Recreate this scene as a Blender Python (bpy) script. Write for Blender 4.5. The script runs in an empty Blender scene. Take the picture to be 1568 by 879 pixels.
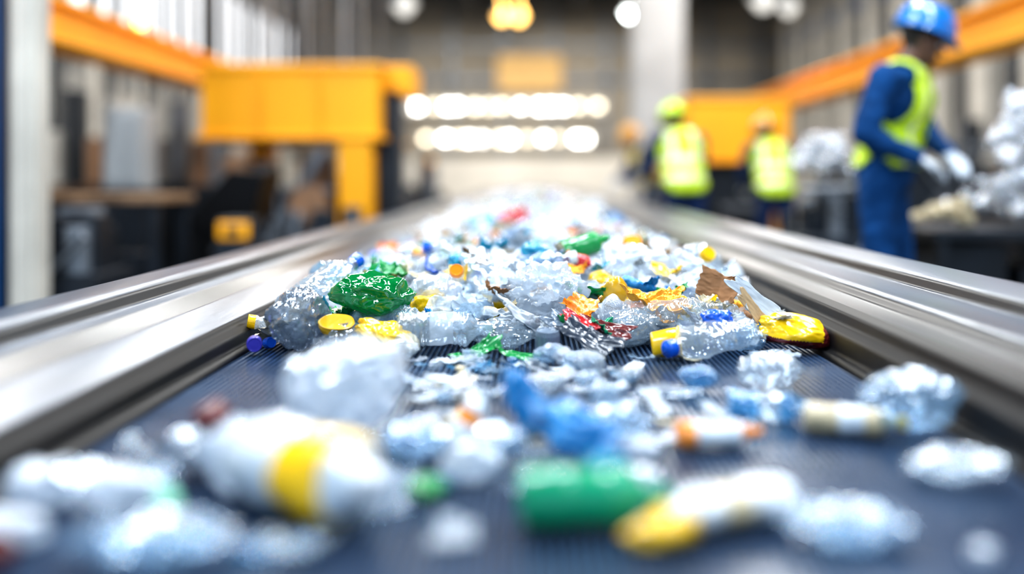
import bpy, bmesh, math, random
import numpy as np
from mathutils import Vector, Matrix, Euler, noise
random.seed(7)
scene = bpy.context.scene
ZC = 0.95
BELT = 0.584
R = math.radians

# ------------------------------------------------------------------ materials
def new_mat(name):
    m = bpy.data.materials.new(name); m.use_nodes = True
    nt = m.node_tree
    for n in list(nt.nodes): nt.nodes.remove(n)
    out = nt.nodes.new('ShaderNodeOutputMaterial')
    return m, nt, out

def add_bump(nt, bsdf, scale, strength, dist=0.01, stretch=None, detail=3):
    tc = nt.nodes.new('ShaderNodeTexCoord')
    mp = nt.nodes.new('ShaderNodeMapping')
    if stretch: mp.inputs['Scale'].default_value = stretch
    nt.links.new(tc.outputs['Object'], mp.inputs['Vector'])
    no = nt.nodes.new('ShaderNodeTexNoise'); no.inputs['Scale'].default_value = scale
    no.inputs['Detail'].default_value = detail
    nt.links.new(mp.outputs['Vector'], no.inputs['Vector'])
    b = nt.nodes.new('ShaderNodeBump'); b.inputs['Strength'].default_value = strength
    b.inputs['Distance'].default_value = dist
    nt.links.new(no.outputs['Fac'], b.inputs['Height'])
    if bsdf: nt.links.new(b.outputs['Normal'], bsdf.inputs['Normal'])
    return b

def solid(name, col, rough=0.4, metal=0.0, spec=0.5, bump=None, vary=0.0, vscale=4.0, coat=0.0, stretch=None, bdist=0.01):
    m, nt, out = new_mat(name)
    p = nt.nodes.new('ShaderNodeBsdfPrincipled')
    p.inputs['Base Color'].default_value = (*col, 1)
    p.inputs['Roughness'].default_value = rough
    p.inputs['Metallic'].default_value = metal
    p.inputs['Specular IOR Level'].default_value = spec
    p.inputs['Coat Weight'].default_value = coat
    p.inputs['Coat Roughness'].default_value = 0.05
    nt.links.new(p.outputs[0], out.inputs[0])
    if vary > 0:
        tc = nt.nodes.new('ShaderNodeTexCoord')
        mp = nt.nodes.new('ShaderNodeMapping')
        if stretch: mp.inputs['Scale'].default_value = stretch
        no = nt.nodes.new('ShaderNodeTexNoise'); no.inputs['Scale'].default_value = vscale
        no.inputs['Detail'].default_value = 5
        rp = nt.nodes.new('ShaderNodeValToRGB')
        rp.color_ramp.elements[0].position = 0.3
        rp.color_ramp.elements[1].position = 0.7
        rp.color_ramp.elements[0].color = (*[c*(1-vary) for c in col], 1)
        rp.color_ramp.elements[1].color = (*[min(1, c*(1+vary)) for c in col], 1)
        nt.links.new(tc.outputs['Object'], mp.inputs['Vector'])
        nt.links.new(mp.outputs[0], no.inputs['Vector'])
        nt.links.new(no.outputs['Fac'], rp.inputs['Fac'])
        nt.links.new(rp.outputs['Color'], p.inputs['Base Color'])
    if bump: add_bump(nt, p, bump[0], bump[1], bdist, stretch)
    return m

def film(name, tint=(0.91,0.95,0.98), body=(0.78,0.86,0.93), haze=0.18, lo=0.05, hi=0.7, rough=0.09, bscale=34, bstr=0.6, blend=0.32, hz2=.32):
    """thin plastic wall: clear face-on, more reflective towards the edges, plus milky haze"""
    m, nt, out = new_mat(name)
    tr = nt.nodes.new('ShaderNodeBsdfTransparent'); tr.inputs[0].default_value = (*tint, 1)
    gl = nt.nodes.new('ShaderNodeBsdfGlossy'); gl.inputs['Color'].default_value = (0.94,0.97,1,1); gl.inputs['Roughness'].default_value = rough
    df = nt.nodes.new('ShaderNodeBsdfDiffuse'); df.inputs['Color'].default_value = (*body, 1)
    tl = nt.nodes.new('ShaderNodeBsdfTranslucent'); tl.inputs['Color'].default_value = (*body, 1)
    b = add_bump(nt, gl, bscale, bstr, 0.008, None, 2.5)
    nt.links.new(b.outputs['Normal'], df.inputs['Normal'])
    lw = nt.nodes.new('ShaderNodeLayerWeight'); lw.inputs['Blend'].default_value = blend
    nt.links.new(b.outputs['Normal'], lw.inputs['Normal'])
    mr = nt.nodes.new('ShaderNodeMapRange')
    mr.inputs['To Min'].default_value = lo; mr.inputs['To Max'].default_value = hi
    nt.links.new(lw.outputs['Facing'], mr.inputs['Value'])
    m0 = nt.nodes.new('ShaderNodeMixShader'); m0.inputs[0].default_value = 0.35
    nt.links.new(df.outputs[0], m0.inputs[1]); nt.links.new(tl.outputs[0], m0.inputs[2])
    mh = nt.nodes.new('ShaderNodeMapRange'); mh.inputs['To Min'].default_value = haze; mh.inputs['To Max'].default_value = min(1,haze+hz2)
    nt.links.new(lw.outputs['Facing'], mh.inputs['Value'])
    m1 = nt.nodes.new('ShaderNodeMixShader'); nt.links.new(mh.outputs[0], m1.inputs[0])
    nt.links.new(tr.outputs[0], m1.inputs[1]); nt.links.new(m0.outputs[0], m1.inputs[2])
    mx = nt.nodes.new('ShaderNodeMixShader')
    nt.links.new(mr.outputs[0], mx.inputs[0])
    nt.links.new(m1.outputs[0], mx.inputs[1])
    nt.links.new(gl.outputs[0], mx.inputs[2])
    nt.links.new(mx.outputs[0], out.inputs[0])
    return m

def emit(name, col, s):
    m, nt, out = new_mat(name)
    e = nt.nodes.new('ShaderNodeEmission'); e.inputs[0].default_value = (*col, 1); e.inputs[1].default_value = s
    nt.links.new(e.outputs[0], out.inputs[0]); return m

M = {}
M['clear'] = film('clear_pet')
M['clear2'] = film('clear_pet_blueish', (0.76,0.88,0.97), (0.5,0.68,0.86), 0.22)
M['grayfilm'] = film('gray_film', (0.62,0.66,0.72), (0.30,0.35,0.42), 0.38, 0.07, 0.7, 0.1, 40, 0.7)
M['milky'] = film('milky_film', (0.9,0.94,0.98), (0.8,0.85,0.92), 0.46, 0.05, 0.55, 0.12, 40, 0.6)
M['ltblue'] = film('light_blue_film', (0.4,0.72,0.92), (0.1,0.42,0.72), 0.35)
M['greenfilm'] = film('green_pet', (0.02,0.45,0.12), (0.0,0.30,0.075), 0.65, 0.05, 0.5, 0.06, 25, 0.4)
def pl(name, c, rough=0.24, **k): return solid(name, c, rough, 0, 0.5, bump=(40, 0.15), vary=0.14, vscale=14, coat=0.35, **k)
M['white'] = pl('white_plastic', (0.68,0.72,0.77))
M['cream'] = pl('cream_plastic', (0.62,0.51,0.33))
M['yellow'] = pl('yellow_plastic', (0.88,0.52,0.005))
M['mustard'] = pl('mustard_plastic', (0.6,0.33,0.01))
M['gold'] = solid('gold_foil', (0.85,0.37,0.03), 0.28, 0.45, bump=(60,0.4))
M['orange'] = pl('orange_plastic', (0.9,0.27,0.01))
M['blue'] = pl('blue_plastic', (0.003,0.10,0.58))
M['skyblue'] = pl('sky_blue_plastic', (0.004,0.2,0.5))
M['teal'] = pl('teal_plastic', (0.0,0.24,0.38))
M['green'] = pl('green_plastic', (0.0,0.26,0.05))
M['emerald'] = pl('emerald_plastic', (0.0,0.31,0.15))
M['mint'] = pl('mint_plastic', (0.25,0.65,0.42))
M['red'] = pl('red_plastic', (0.55,0.015,0.02))
M['magenta'] = pl('magenta_plastic', (0.6,0.02,0.14))
M['purple'] = pl('violet_cap', (0.05,0.04,0.4))
M['darkgray'] = pl('dark_gray_plastic', (0.03,0.04,0.06))
M['graycap'] = pl('gray_cap', (0.16,0.2,0.26))
M['card'] = solid('brown_cardboard', (0.25,0.12,0.05), 0.8, vary=0.25, vscale=25)
M['tan'] = solid('tan_paper', (0.45,0.3,0.16), 0.7, vary=0.25, vscale=25)
M['paper'] = solid('gray_paper', (0.42,0.46,0.51), 0.5, vary=0.15, vscale=20)
M['maroon'] = pl('maroon_wrapper', (0.13,0.015,0.015))

def belt_mat(name, c0, c1, rough, tint):
    m, nt, out = new_mat(name)
    p = nt.nodes.new('ShaderNodeBsdfPrincipled')
    tc = nt.nodes.new('ShaderNodeTexCoord')
    no = nt.nodes.new('ShaderNodeTexNoise'); no.inputs['Scale'].default_value = 5; no.inputs['Detail'].default_value = 8
    nt.links.new(tc.outputs['Object'], no.inputs['Vector'])
    rp = nt.nodes.new('ShaderNodeValToRGB')
    rp.color_ramp.elements[0].color = (*c0,1); rp.color_ramp.elements[0].position=.35
    rp.color_ramp.elements[1].color = (*c1,1); rp.color_ramp.elements[1].position=.7
    nt.links.new(no.outputs['Fac'], rp.inputs[0]); nt.links.new(rp.outputs[0], p.inputs['Base Color'])
    p.inputs['Roughness'].default_value = rough
    p.inputs['Specular Tint'].default_value = (*tint,1)
    nt.links.new(p.outputs[0], out.inputs[0]); return m
M['belt'] = belt_mat('ribbed_rubber', (0.022,0.042,0.085), (0.045,0.078,0.14), .26, (0.65,0.82,1))
M['groove_shade'] = belt_mat('belt_groove_shade', (0.003,0.005,0.011), (0.007,0.011,0.02), .6, (0.5,0.6,.8))  # shaded copy of the belt rubber, groove darkness put into the colour
M['steel'] = solid('painted_steel_rail', (0.05,0.068,0.1), 0.3, 0.35, bump=(30,0.05), vary=0.25, vscale=3, stretch=(6,0.5,6))
M['steel_dark'] = solid('dark_steel', (0.010,0.014,0.02), 0.32, 0.2, vary=0.2, vscale=4)
M['rubber'] = solid('black_rubber', (0.003,0.003,0.004), 0.5, spec=.2, vary=0.3, vscale=10)

M['mach_orange'] = solid('yellow_orange_paint', (0.98,0.41,0.002), 0.5, vary=0.08, vscale=2)
M['mach_dark'] = solid('machine_dark', (0.016,0.021,0.03), 0.45, 0.3, vary=0.4, vscale=3)
M['mach_gray'] = solid('machine_gray', (0.18,0.2,0.23), 0.4, 0.3, vary=0.4, vscale=3)
M['rust'] = solid('machine_rust', (0.24,0.13,0.07), 0.6, vary=0.4, vscale=4)
M['beige'] = solid('beige_paint', (0.54,0.51,0.46), 0.6, vary=0.15, vscale=3)
M['bluepaint'] = solid('blue_paint', (0.005,0.055,0.17), 0.5, vary=0.1)
M['wood'] = solid('bench_wood', (0.22,0.13,0.07), 0.6, vary=0.3, vscale=6)
M['wall'] = solid('wall_paint', (0.36,0.35,0.33), 0.8, vary=0.3, vscale=1.2)
M['wallfar'] = solid('wall_far_paint', (0.25,0.22,0.18), 0.8, vary=0.25, vscale=0.5)
M['wallglow'] = solid('wall_far_glow', (0.7,0.66,0.6), 0.8, vary=0.1, vscale=0.8)  # lighter wall copy, hazy light of the far end put into the colour
M['warmpane'] = solid('warm_panel', (0.6,0.38,0.15), 0.7, vary=0.2)
M['ceil'] = solid('ceiling_panel', (0.06,0.06,0.062), 0.8, vary=0.3, vscale=1)
M['concrete'] = solid('concrete', (0.4,0.41,0.42), 0.75, vary=0.12, vscale=2)
M['floor'] = solid('floor_concrete', (0.17,0.17,0.165), 0.35, vary=0.3, vscale=1.5)
M['foil'] = solid('silver_foil', (0.66,0.69,0.74), 0.18, 0.85, bump=(25,0.8), bdist=0.03)

# ------------------------------------------------------------------ mesh utils
def link(o, parent=None):
    scene.collection.objects.link(o)
    if parent: o.parent = parent
    return o
def empty(name, loc=(0,0,0)):
    e = bpy.data.objects.new(name, None); e.location = loc; e.empty_display_size = 0.1
    scene.collection.objects.link(e); return e
def obj(name, bm, mats, parent=None, smooth=True, loc=(0,0,0), bevel=0):
    me = bpy.data.meshes.new(name); bm.to_mesh(me); bm.free()
    for k in mats: me.materials.append(M[k] if isinstance(k, str) else k)
    if smooth:
        for p in me.polygons: p.use_smooth = True
    o = bpy.data.objects.new(name, me); o.location = loc
    link(o, parent)
    if bevel:
        b = o.modifiers.new('bevel', 'BEVEL'); b.width = bevel; b.segments = 2; b.limit_method = 'ANGLE'
    return o
def box(bm, x0,x1,y0,y1,z0,z1, mat=0, rot=None):
    c = Vector(((x0+x1)/2,(y0+y1)/2,(z0+z1)/2))
    mtx = Matrix.Translation(c)
    if rot: mtx = mtx @ Euler(rot).to_matrix().to_4x4()
    mtx = mtx @ Matrix.Diagonal((x1-x0,y1-y0,z1-z0,1))
    n0 = len(bm.faces)
    bmesh.ops.create_cube(bm, size=1, matrix=mtx)
    bm.faces.ensure_lookup_table()
    for f in bm.faces[n0:]: f.material_index = mat
def cyl(bm, p0, p1, r0, r1=None, seg=20, mat=0, caps=True):
    p0=Vector(p0); p1=Vector(p1); r1 = r0 if r1 is None else r1
    d = p1-p0; q = d.to_track_quat('Z','Y').to_matrix().to_4x4()
    n0 = len(bm.faces)
    bmesh.ops.create_cone(bm, cap_ends=caps, segments=seg, radius1=r0, radius2=r1, depth=d.length,
                          matrix=Matrix.Translation((p0+p1)/2) @ q)
    bm.faces.ensure_lookup_table()
    for f in bm.faces[n0:]: f.material_index = mat
def ell(bm, c, r, rot=(0,0,0), sub=3):
    bmesh.ops.create_icosphere(bm, subdivisions=sub, radius=1,
        matrix=Matrix.Translation(c) @ Euler(rot).to_matrix().to_4x4() @ Matrix.Diagonal((*r,1)))
def cap_(bm, p0, p1, r0, r1, seg=16):
    cyl(bm, p0, p1, r0, r1, seg)
    ell(bm, p0, (r0,)*3, sub=2); ell(bm, p1, (r1,)*3, sub=2)

# ------------------------------------------------------------------ hall
bm = bmesh.new(); box(bm,-6.5,6.9,-4,26,-0.2,0); obj('floor', bm, ['floor'], smooth=False)
bm = bmesh.new(); box(bm,-6.5,6.9,-4,26,5.6,5.75)
for y in range(0,26,3): box(bm,-6.2,6.4,y,y+0.2,5.25,5.6)
for x in (-4,-1.5,1,3.5): box(bm,x,x+0.15,-4,25.4,5.1,5.3)
obj('ceiling', bm, ['ceil'], smooth=False)
bm = bmesh.new(); box(bm,-6.4,-6.2,-4,26,0,5.6)
for y in np.arange(-3,26,1.5): box(bm,-6.2,-6.0,y,y+0.35,0,5.6,1)
for y in np.arange(-2.3,26,1.5): box(bm,-6.2,-6.1,y,y+0.3,0,4.2,3)
box(bm,-6.2,-6.12,-4,26,0,0.9,2)
obj('wall_left', bm, ['wall','beige','mach_gray','mach_dark'], smooth=False)
bm = bmesh.new(); box(bm,6.4,6.6,-4,26,0,5.6)
for y in np.arange(-3,26,1.5): box(bm,6.15,6.4,y,y+0.5,0,5.6,1)
for y in np.arange(-2.2,26,1.5): box(bm,6.25,6.4,y,y+0.4,0,4.0,3)
for z in (3.0,4.2): box(bm,6.25,6.4,-4,26,z,z+0.25,2)
obj('wall_right', bm, ['wall','beige','bluepaint','mach_dark'], smooth=False)
bm = bmesh.new(); box(bm,-6.4,6.6,25.4,25.6,0,5.6)
box(bm,-6.2,6.4,25.3,25.4,3.4,3.55,1)
box(bm,-6.2,6.4,25.3,25.4,4.3,4.4,1)
for x in np.arange(-6,6.4,1.3): box(bm,x,x+0.12,25.3,25.4,1.5,5.6,1)
box(bm,-0.9,0.75,25.25,25.38,3.2,4.1,2)
box(bm,-6.2,6.4,25.3,25.4,0,1.5,3)  # lower far wall carries the painted-in glow
obj('wall_far', bm, ['wallfar','mach_gray','warmpane','wallglow'], smooth=False)

# windows
glow = emit('daylight_glass', (0.95,0.97,1.0), 2.2)
bm = bmesh.new()
for i,y in enumerate(np.arange(13.0,25,0.75)):
    box(bm,-6.02,-5.98,y,y+0.30,2.75,4.6,0)
    box(bm,-6.04,-5.95,y+0.30,y+0.75,2.7,4.65,1)
box(bm,-6.05,-5.93,13,25,4.6,4.7,1); box(bm,-6.05,-5.93,13,25,2.65,2.75,1)
obj('window_1', bm, [glow,'mach_dark'], smooth=False)
slot = emit('window_slot_light', (1.0,0.98,0.93), 20)
slotw = emit('window_slot_light_warm', (1.0,0.87,0.65), 9)
def slot_window(name, x0, x1, z, seed):
    rr = random.Random(seed); bm = bmesh.new()
    box(bm,x0-0.1,x1+0.1,25.2,25.3,z-0.18,z+0.18,1)
    x = x0
    while x < x1:
        w = rr.uniform(0.05,0.17)
        box(bm,x,min(x1,x+w),25.17,25.2,z-0.07+rr.uniform(0,.04),z+0.07,0 if rr.random()<.65 else 2)
        x += w + rr.uniform(0.07,0.38)
    obj(name, bm, [slot,'beige',slotw], smooth=False)
slot_window('window_2', -3.3, 1.75, 2.79, 3)
slot_window('window_3', -2.75, 1.45, 1.97, 5)

# lamps
def lamp(x,y,z,mat,r=0.07):
    bm = bmesh.new()
    cyl(bm,(0,0,0.02),(0,0,0.16),r*1.5,r*0.6,24,1)
    cyl(bm,(0,0,0.16),(0,0,5.55-z),0.012,mat=1,seg=8)
    n0=len(bm.faces); bmesh.ops.create_uvsphere(bm,u_segments=20,v_segments=12,radius=r)
    bm.faces.ensure_lookup_table()
    for f in bm.faces[n0:]: f.material_index=0
    obj('pendant_lamp', bm, [mat,'mach_gray'], loc=(x,y,z))
lw = emit('lamp_white',(0.93,1,0.97),26); lo = emit('lamp_orange',(1,0.56,0.15),9); lc=emit('lamp_soft',(1,0.97,0.9),1.2)
lamp(1.38,14,3.28,lw); lamp(-0.43,14,3.23,lo); lamp(-0.19,14.2,3.25,lo)
lamp(-3.15,8,2.2,lo,0.035); lamp(-3.2,8.1,2.4,lw,0.035); lamp(-1.8,14,3.38,lc,0.12)
lamp(2.9,12.5,3.18,lc,0.12); lamp(3.6,14,3.35,lc,0.1)

def area(name,x,y,z,sx,sy,power,col=(0.88,0.94,1.0),rot=(0,0,0)):
    l = bpy.data.lights.new(name,'AREA'); l.shape='RECTANGLE'; l.size=sx; l.size_y=sy; l.energy=power; l.color=col
    o = bpy.data.objects.new(name,l); o.location=(x,y,z); o.rotation_euler=rot; link(o); return o
for y,k in ((-1.5,1.0),(2.2,1.0),(4.6,1.0),(8,1.25),(12,1.3),(17,1.4)):
    for x in (-2.6,2.8):
        far = y>6
        area('fill_light',x,y,5.0,0.3,2.0,150*k,(1,.985,.95) if far else (.82,.92,1.0))  # added out-of-view area lights: general light and sparkle on the plastic
area('fill_light',0.0,3.4,5.0,0.6,1.6,165,(.85,.93,1))  # added out-of-view area light above the heap
area('fill_light',0,22,5.05,6,2.0,460,(1,0.96,0.88))  # added broad area light that brightens the far end
w = bpy.data.worlds.new('world'); scene.world = w; w.use_nodes=True
w.node_tree.nodes['Background'].inputs[0].default_value=(0.52,0.75,1,1)
w.node_tree.nodes['Background'].inputs[1].default_value=1.15

# ------------------------------------------------------------------ conveyor
conv = empty('conveyor_belt', (0,0,0))
bm = bmesh.new()
pts=[]; pitch=0.0115; x=-0.605
while x<0.605:
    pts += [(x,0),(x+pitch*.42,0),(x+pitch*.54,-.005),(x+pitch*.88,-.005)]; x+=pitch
ys=[-0.4,1,2,3,5,8,12,22]
rows=[[bm.verts.new((px,y,BELT+pz)) for px,pz in pts] for y in ys]
for a,b in zip(rows[:-1],rows[1:]):
    for i in range(len(pts)-1):
        f=bm.faces.new((a[i],a[i+1],b[i+1],b[i])); f.material_index=1 if i%4==2 else 0  # groove floors take the painted-in shade
box(bm,-0.6,0.6,-0.4,22,BELT-0.02,BELT-0.006)
obj('ribbed_belt', bm, ['belt','groove_shade'], conv, smooth=False)

def rounded(prof, r=0.006):
    out=[]
    for i,(p,mi) in enumerate(prof):
        if i==0 or i==len(prof)-1: out.append((p,mi)); continue
        P=Vector(p); A=Vector(prof[i-1][0]); B=Vector(prof[i+1][0])
        ra=min(r,(A-P).length*.4); rb=min(r,(B-P).length*.4)
        a=P+(A-P).normalized()*ra; b=P+(B-P).normalized()*rb
        for t in (0,.33,.66,1):
            q=a.lerp(P,t).lerp(P.lerp(b,t),t); out.append(((q.x,q.y),prof[i][1] if t>0.4 else prof[i-1][1]))
    return out
def rail(name, prof, side):
    pr = rounded(prof)
    bm = bmesh.new(); ys=[-0.5,0,1,2,3,4,6,9,13,22]
    rows=[[bm.verts.new((side*p[0],y,BELT+p[1])) for p,_ in pr] for y in ys]
    for a,b in zip(rows[:-1],rows[1:]):
        for i in range(len(pr)-1):
            f=bm.faces.new((a[i],a[i+1],b[i+1],b[i])); f.material_index=pr[i][1]
    bmesh.ops.recalc_face_normals(bm, faces=bm.faces)
    return obj(name,bm,['steel','steel_dark','rubber'],conv)
L=[((.596,-.03),2),((.603,.008),2),((.622,.012),2),((.626,.036),2),((.645,.046),2),((.652,.058),0),((.672,.064),0),
   ((.735,.086),0),((.747,.076),1),((.80,.098),0),((.832,.103),1),((.842,.128),0),((.862,.137),0),((.945,.138),0),((.955,.128),1),((.957,-.12),1),((.93,-.14),1)]
Rr=[((.596,-.03),2),((.603,.008),2),((.622,.012),2),((.628,.05),2),((.65,.064),2),((.655,.086),2),((.685,.09),1),((.74,.096),1),((.75,.114),0),
   ((.765,.12),0),((.86,.124),1),((.868,.148),0),((.885,.153),0),((.945,.167),0),((.955,.16),1),((.957,-.12),1),((.93,-.14),1)]
rail('side_rail_left',L,-1); rail('side_rail_right',Rr,1)
bm=bmesh.new()
for y in np.arange(0.5,22,2.4):
    for s in (-1,1):
        box(bm,s*.86-.04,s*.86+.04,y,y+.08,0.01,BELT-0.13)
        box(bm,s*.86-.08,s*.86+.08,y-.04,y+.12,0,0.012)
    box(bm,-.86,.86,y+.02,y+.06,.2,.26)
    box(bm,-.93,.93,y,y+.08,BELT-.14,BELT-.08)
obj('support_frame',bm,['mach_dark'],conv,smooth=False,bevel=.004)

# ------------------------------------------------------------------ background machinery (left)
e=empty('sorting_machine')
bm=bmesh.new()
box(bm,-2.66,-1.24,8.0,9.6,1.30,1.85)
box(bm,-2.70,-1.20,7.97,9.63,1.83,1.88); box(bm,-2.70,-1.20,7.97,9.63,1.27,1.31)
for x in (-2.2,-1.72): box(bm,x,x+.03,7.96,8.0,1.31,1.83)
box(bm,-1.56,-1.30,8.0,8.25,0,1.28); box(bm,-1.56,-1.28,9.3,9.55,0,1.28); box(bm,-2.64,-2.44,9.3,9.55,0,1.28)
box(bm,-1.3,-1.0,8.3,8.9,1.65,1.9)
obj('housing',bm,['mach_orange'],e,False,bevel=.012)
bm=bmesh.new()
box(bm,-1.30,-1.10,8.3,8.6,0,1.70)
box(bm,-2.6,-1.6,8.2,9.2,0.05,.85); box(bm,-2.3,-1.7,8.15,8.2,.5,.8)
box(bm,-2.5,-2.2,8.3,8.7,.85,1.1,1); box(bm,-1.95,-1.7,8.3,8.6,.85,1.15,2)
for z in (.35,.6,.85): box(bm,-2.6,-1.6,8.05,8.12,z,z+.04,1)
for x in np.arange(-2.55,-1.65,.12): box(bm,x,x+.02,8.05,8.1,.35,.89,1)
cyl(bm,(-2.2,8.1,.3),(-1.7,8.1,1.2),.05,mat=1); cyl(bm,(-1.8,8.0,.75),(-1.8,8.3,.75),.16,mat=1); cyl(bm,(-2.4,8.0,1.05),(-2.4,8.3,1.05),.1,mat=2)
obj('drive_unit',bm,['mach_dark','mach_gray','rust'],e,False,bevel=.004)
bm=bmesh.new()
vs=[bm.verts.new(p) for p in [(-2.45,6.9,.62),(-1.95,6.9,.62),(-1.85,6.9,1.0),(-2.1,6.9,1.02),(-2.45,7.4,.62),(-1.95,7.4,.62),(-1.85,7.4,1.0),(-2.1,7.4,1.02)]]
for f in ((0,1,2,3),(7,6,5,4),(0,4,5,1),(1,5,6,2),(2,6,7,3),(3,7,4,0)): bm.faces.new([vs[i] for i in f])
box(bm,-2.42,-2.36,6.95,7.0,0,.62); box(bm,-2.05,-1.99,6.95,7.0,0,.62); box(bm,-2.42,-2.36,7.3,7.35,0,.62); box(bm,-2.05,-1.99,7.3,7.35,0,.62)
obj('feed_chute',bm,['rubber'],e,False,bevel=.01)
bm=bmesh.new(); box(bm,-2.0,-1.78,6.3,6.56,.0,.7,1); box(bm,-1.99,-1.79,6.28,6.58,.57,.68); box(bm,-1.94,-1.84,6.27,6.29,.6,.65,1)
obj('control_box',bm,['mach_orange','mach_dark'],None,False,bevel=.01)

e=empty('gantry_beam')
bm=bmesh.new(); box(bm,-3.4,-3.2,2.5,11,1.9,2.12); box(bm,-3.48,-3.12,2.5,11,2.12,2.16); box(bm,-3.48,-3.12,2.5,11,1.86,1.9)
for y in (3,10.5): box(bm,-3.38,-3.22,y,y+.15,0,1.86)
obj('beam',bm,['mach_orange'],e,False,bevel=.005)
e=empty('gantry_beam.001')
bm=bmesh.new(); box(bm,3.2,3.4,3.5,15,1.9,2.12); box(bm,3.12,3.48,3.5,15,2.12,2.16); box(bm,3.12,3.48,3.5,15,1.86,1.9)
for y in (4,14): box(bm,3.22,3.38,y,y+.15,0,1.86)
obj('beam',bm,['mach_orange'],e,False,bevel=.005)

bm=bmesh.new(); box(bm,-2.63,-2.49,5,5.15,0,5.1); box(bm,-2.66,-2.46,4.97,5.18,0,.03); box(bm,-2.6,-2.52,4.97,5,0,5.1,0)
box(bm,-2.84,-2.68,5,5.15,0,5.1,1)
obj('steel_post',bm,['beige','bluepaint'],None,False,bevel=.008)
def bench(name,x0,x1,y0,y1,h,top='wood'):
    bm=bmesh.new(); box(bm,x0,x1,y0,y1,h-.05,h)
    for x in (x0+.03,x1-.09):
        for y in (y0+.03,y1-.09): box(bm,x,x+.06,y,y+.06,0,h-.05,1)
    box(bm,x0+.06,x1-.06,y0+.1,y1-.1,.25,.29,1)
    box(bm,x0+.12,(x0+x1)/2-.05,y0+.15,y1-.15,.29,.62,1); box(bm,(x0+x1)/2,x1-.15,y0+.12,y1-.2,.29,.5,1)
    return obj(name,bm,[top,'mach_dark','mach_gray'],None,False,bevel=.006)
bench('workbench',-3.1,-2.2,5.9,6.5,.86)
bench('workbench',-4.6,-3.6,7.2,8.2,.9)
bm=bmesh.new()
for i in range(11):
    x=-4.9+i*.2; h=random.uniform(.4,1.2); box(bm,x,x+.11,9.6,9.9,0,.9+h,(1,0,1,2,0,1,0,3,2,3,0)[i])
box(bm,-5.1,-2.7,9.5,10,0,.9,1)
obj('panel_rack',bm,['beige','mach_dark','rust','mach_gray'],None,False,bevel=.01)
bm=bmesh.new(); box(bm,-3.28,-2.98,7.6,7.9,.88,1.5); box(bm,-3.3,-2.96,7.58,7.92,0,.88,1); box(bm,-3.26,-3.14,7.58,7.6,.92,1.46); box(bm,-3.12,-3.0,7.58,7.6,.92,1.46)
obj('electrical_cabinet',bm,['concrete','mach_dark'],None,False,bevel=.01)
bm=bmesh.new()
for i in range(14):
    x=-4.6+i*.22; cyl(bm,(x,11.5,1.9+.3*math.sin(i*2.1)),(x,11.5,5.1),.03,mat=i%2)
box(bm,-4.8,-1.5,11.45,11.55,5.0,5.12,1)
obj('hanging_pipes',bm,['white','mach_gray'],None,True)
def clutter(name,x0,x1,y0,y1,h,seed,mats=('mach_dark','mach_gray','mach_orange','rust')):
    rr=random.Random(seed); bm=bmesh.new(); box(bm,x0,x1,y0,y1,0,h*.55)
    for i in range(18):
        s=rr.uniform(.06,.2); cx=rr.uniform(x0+s/2,x1-s/2); cy=rr.uniform(y0+s/2,y1-s/2); zz=rr.uniform(.45,.9)*h
        mi=rr.choice([0,0,0,1,1,1,3,3,2])
        if rr.random()<.5: box(bm,cx-s/2,cx+s/2,cy-s/2,cy+s/2,h*.4,zz+s*.3,mi)
        else: cyl(bm,(cx,cy,h*.4),(cx,cy,zz+.1*h),s*.4,mat=mi)
    for i in range(4):
        a=(rr.uniform(x0,x1),y0-.02,rr.uniform(.2,.9)*h); b=(rr.uniform(x0,x1),y0-.02,rr.uniform(.2,.9)*h); cyl(bm,a,b,.025,mat=1)
    return obj(name,bm,list(mats),None,False,bevel=.006)
clutter('pump_unit',-1.7,-1.2,6.8,7.6,.8,4)
clutter('shredder_machine',-4.0,-3.5,5.2,6.4,1.1,5)
clutter('air_compressor',-3.0,-2.3,5.25,5.8,.82,15)
clutter('compactor_machine',-1.9,-1.15,12,14,1.25,6)
clutter('conveyor_motor',1.85,2.35,6.9,7.5,1.0,8)
clutter('baling_machine',2.6,3.15,7.9,8.7,1.2,9)
clutter('pump_unit',3.6,4.6,7.2,8.2,1.25,19)
clutter('compactor_machine',1.7,2.6,15,17,1.3,10)
clutter('shredder_machine',-3.6,-2.2,14,16,1.5,12)
clutter('shredder_machine',3.6,5.2,10,12,2.0,22)
# ------------------------------------------------------------------ right
bm=bmesh.new(); box(bm,1.37,2.05,13.4,14.0,0,5.08); box(bm,1.3,2.12,13.33,14.07,0,.3); box(bm,1.3,2.12,13.33,14.07,4.9,5.09)
obj('concrete_column',bm,['concrete'],None,False,bevel=.03)
e=empty('waste_hopper')
bm=bmesh.new(); box(bm,1.66,2.74,10.6,12,1.17,1.8); box(bm,1.62,2.78,10.57,12.03,1.78,1.83); box(bm,1.62,2.78,10.57,12.03,1.13,1.17)
for x in (1.66,2.6):
    for y in (10.6,11.86): box(bm,x,x+.14,y,y+.14,0,1.14)
obj('housing',bm,['mach_orange'],e,False,bevel=.012)
bm=bmesh.new(); box(bm,1.85,2.55,10.8,11.8,.1,1.13); cyl(bm,(2,10.75,.6),(2.4,10.75,.6),.12)
obj('drive_unit',bm,['mach_dark'],e,False,bevel=.01)
bench('sorting_table',1.98,2.95,4.9,5.9,.70,'mach_dark')

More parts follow.
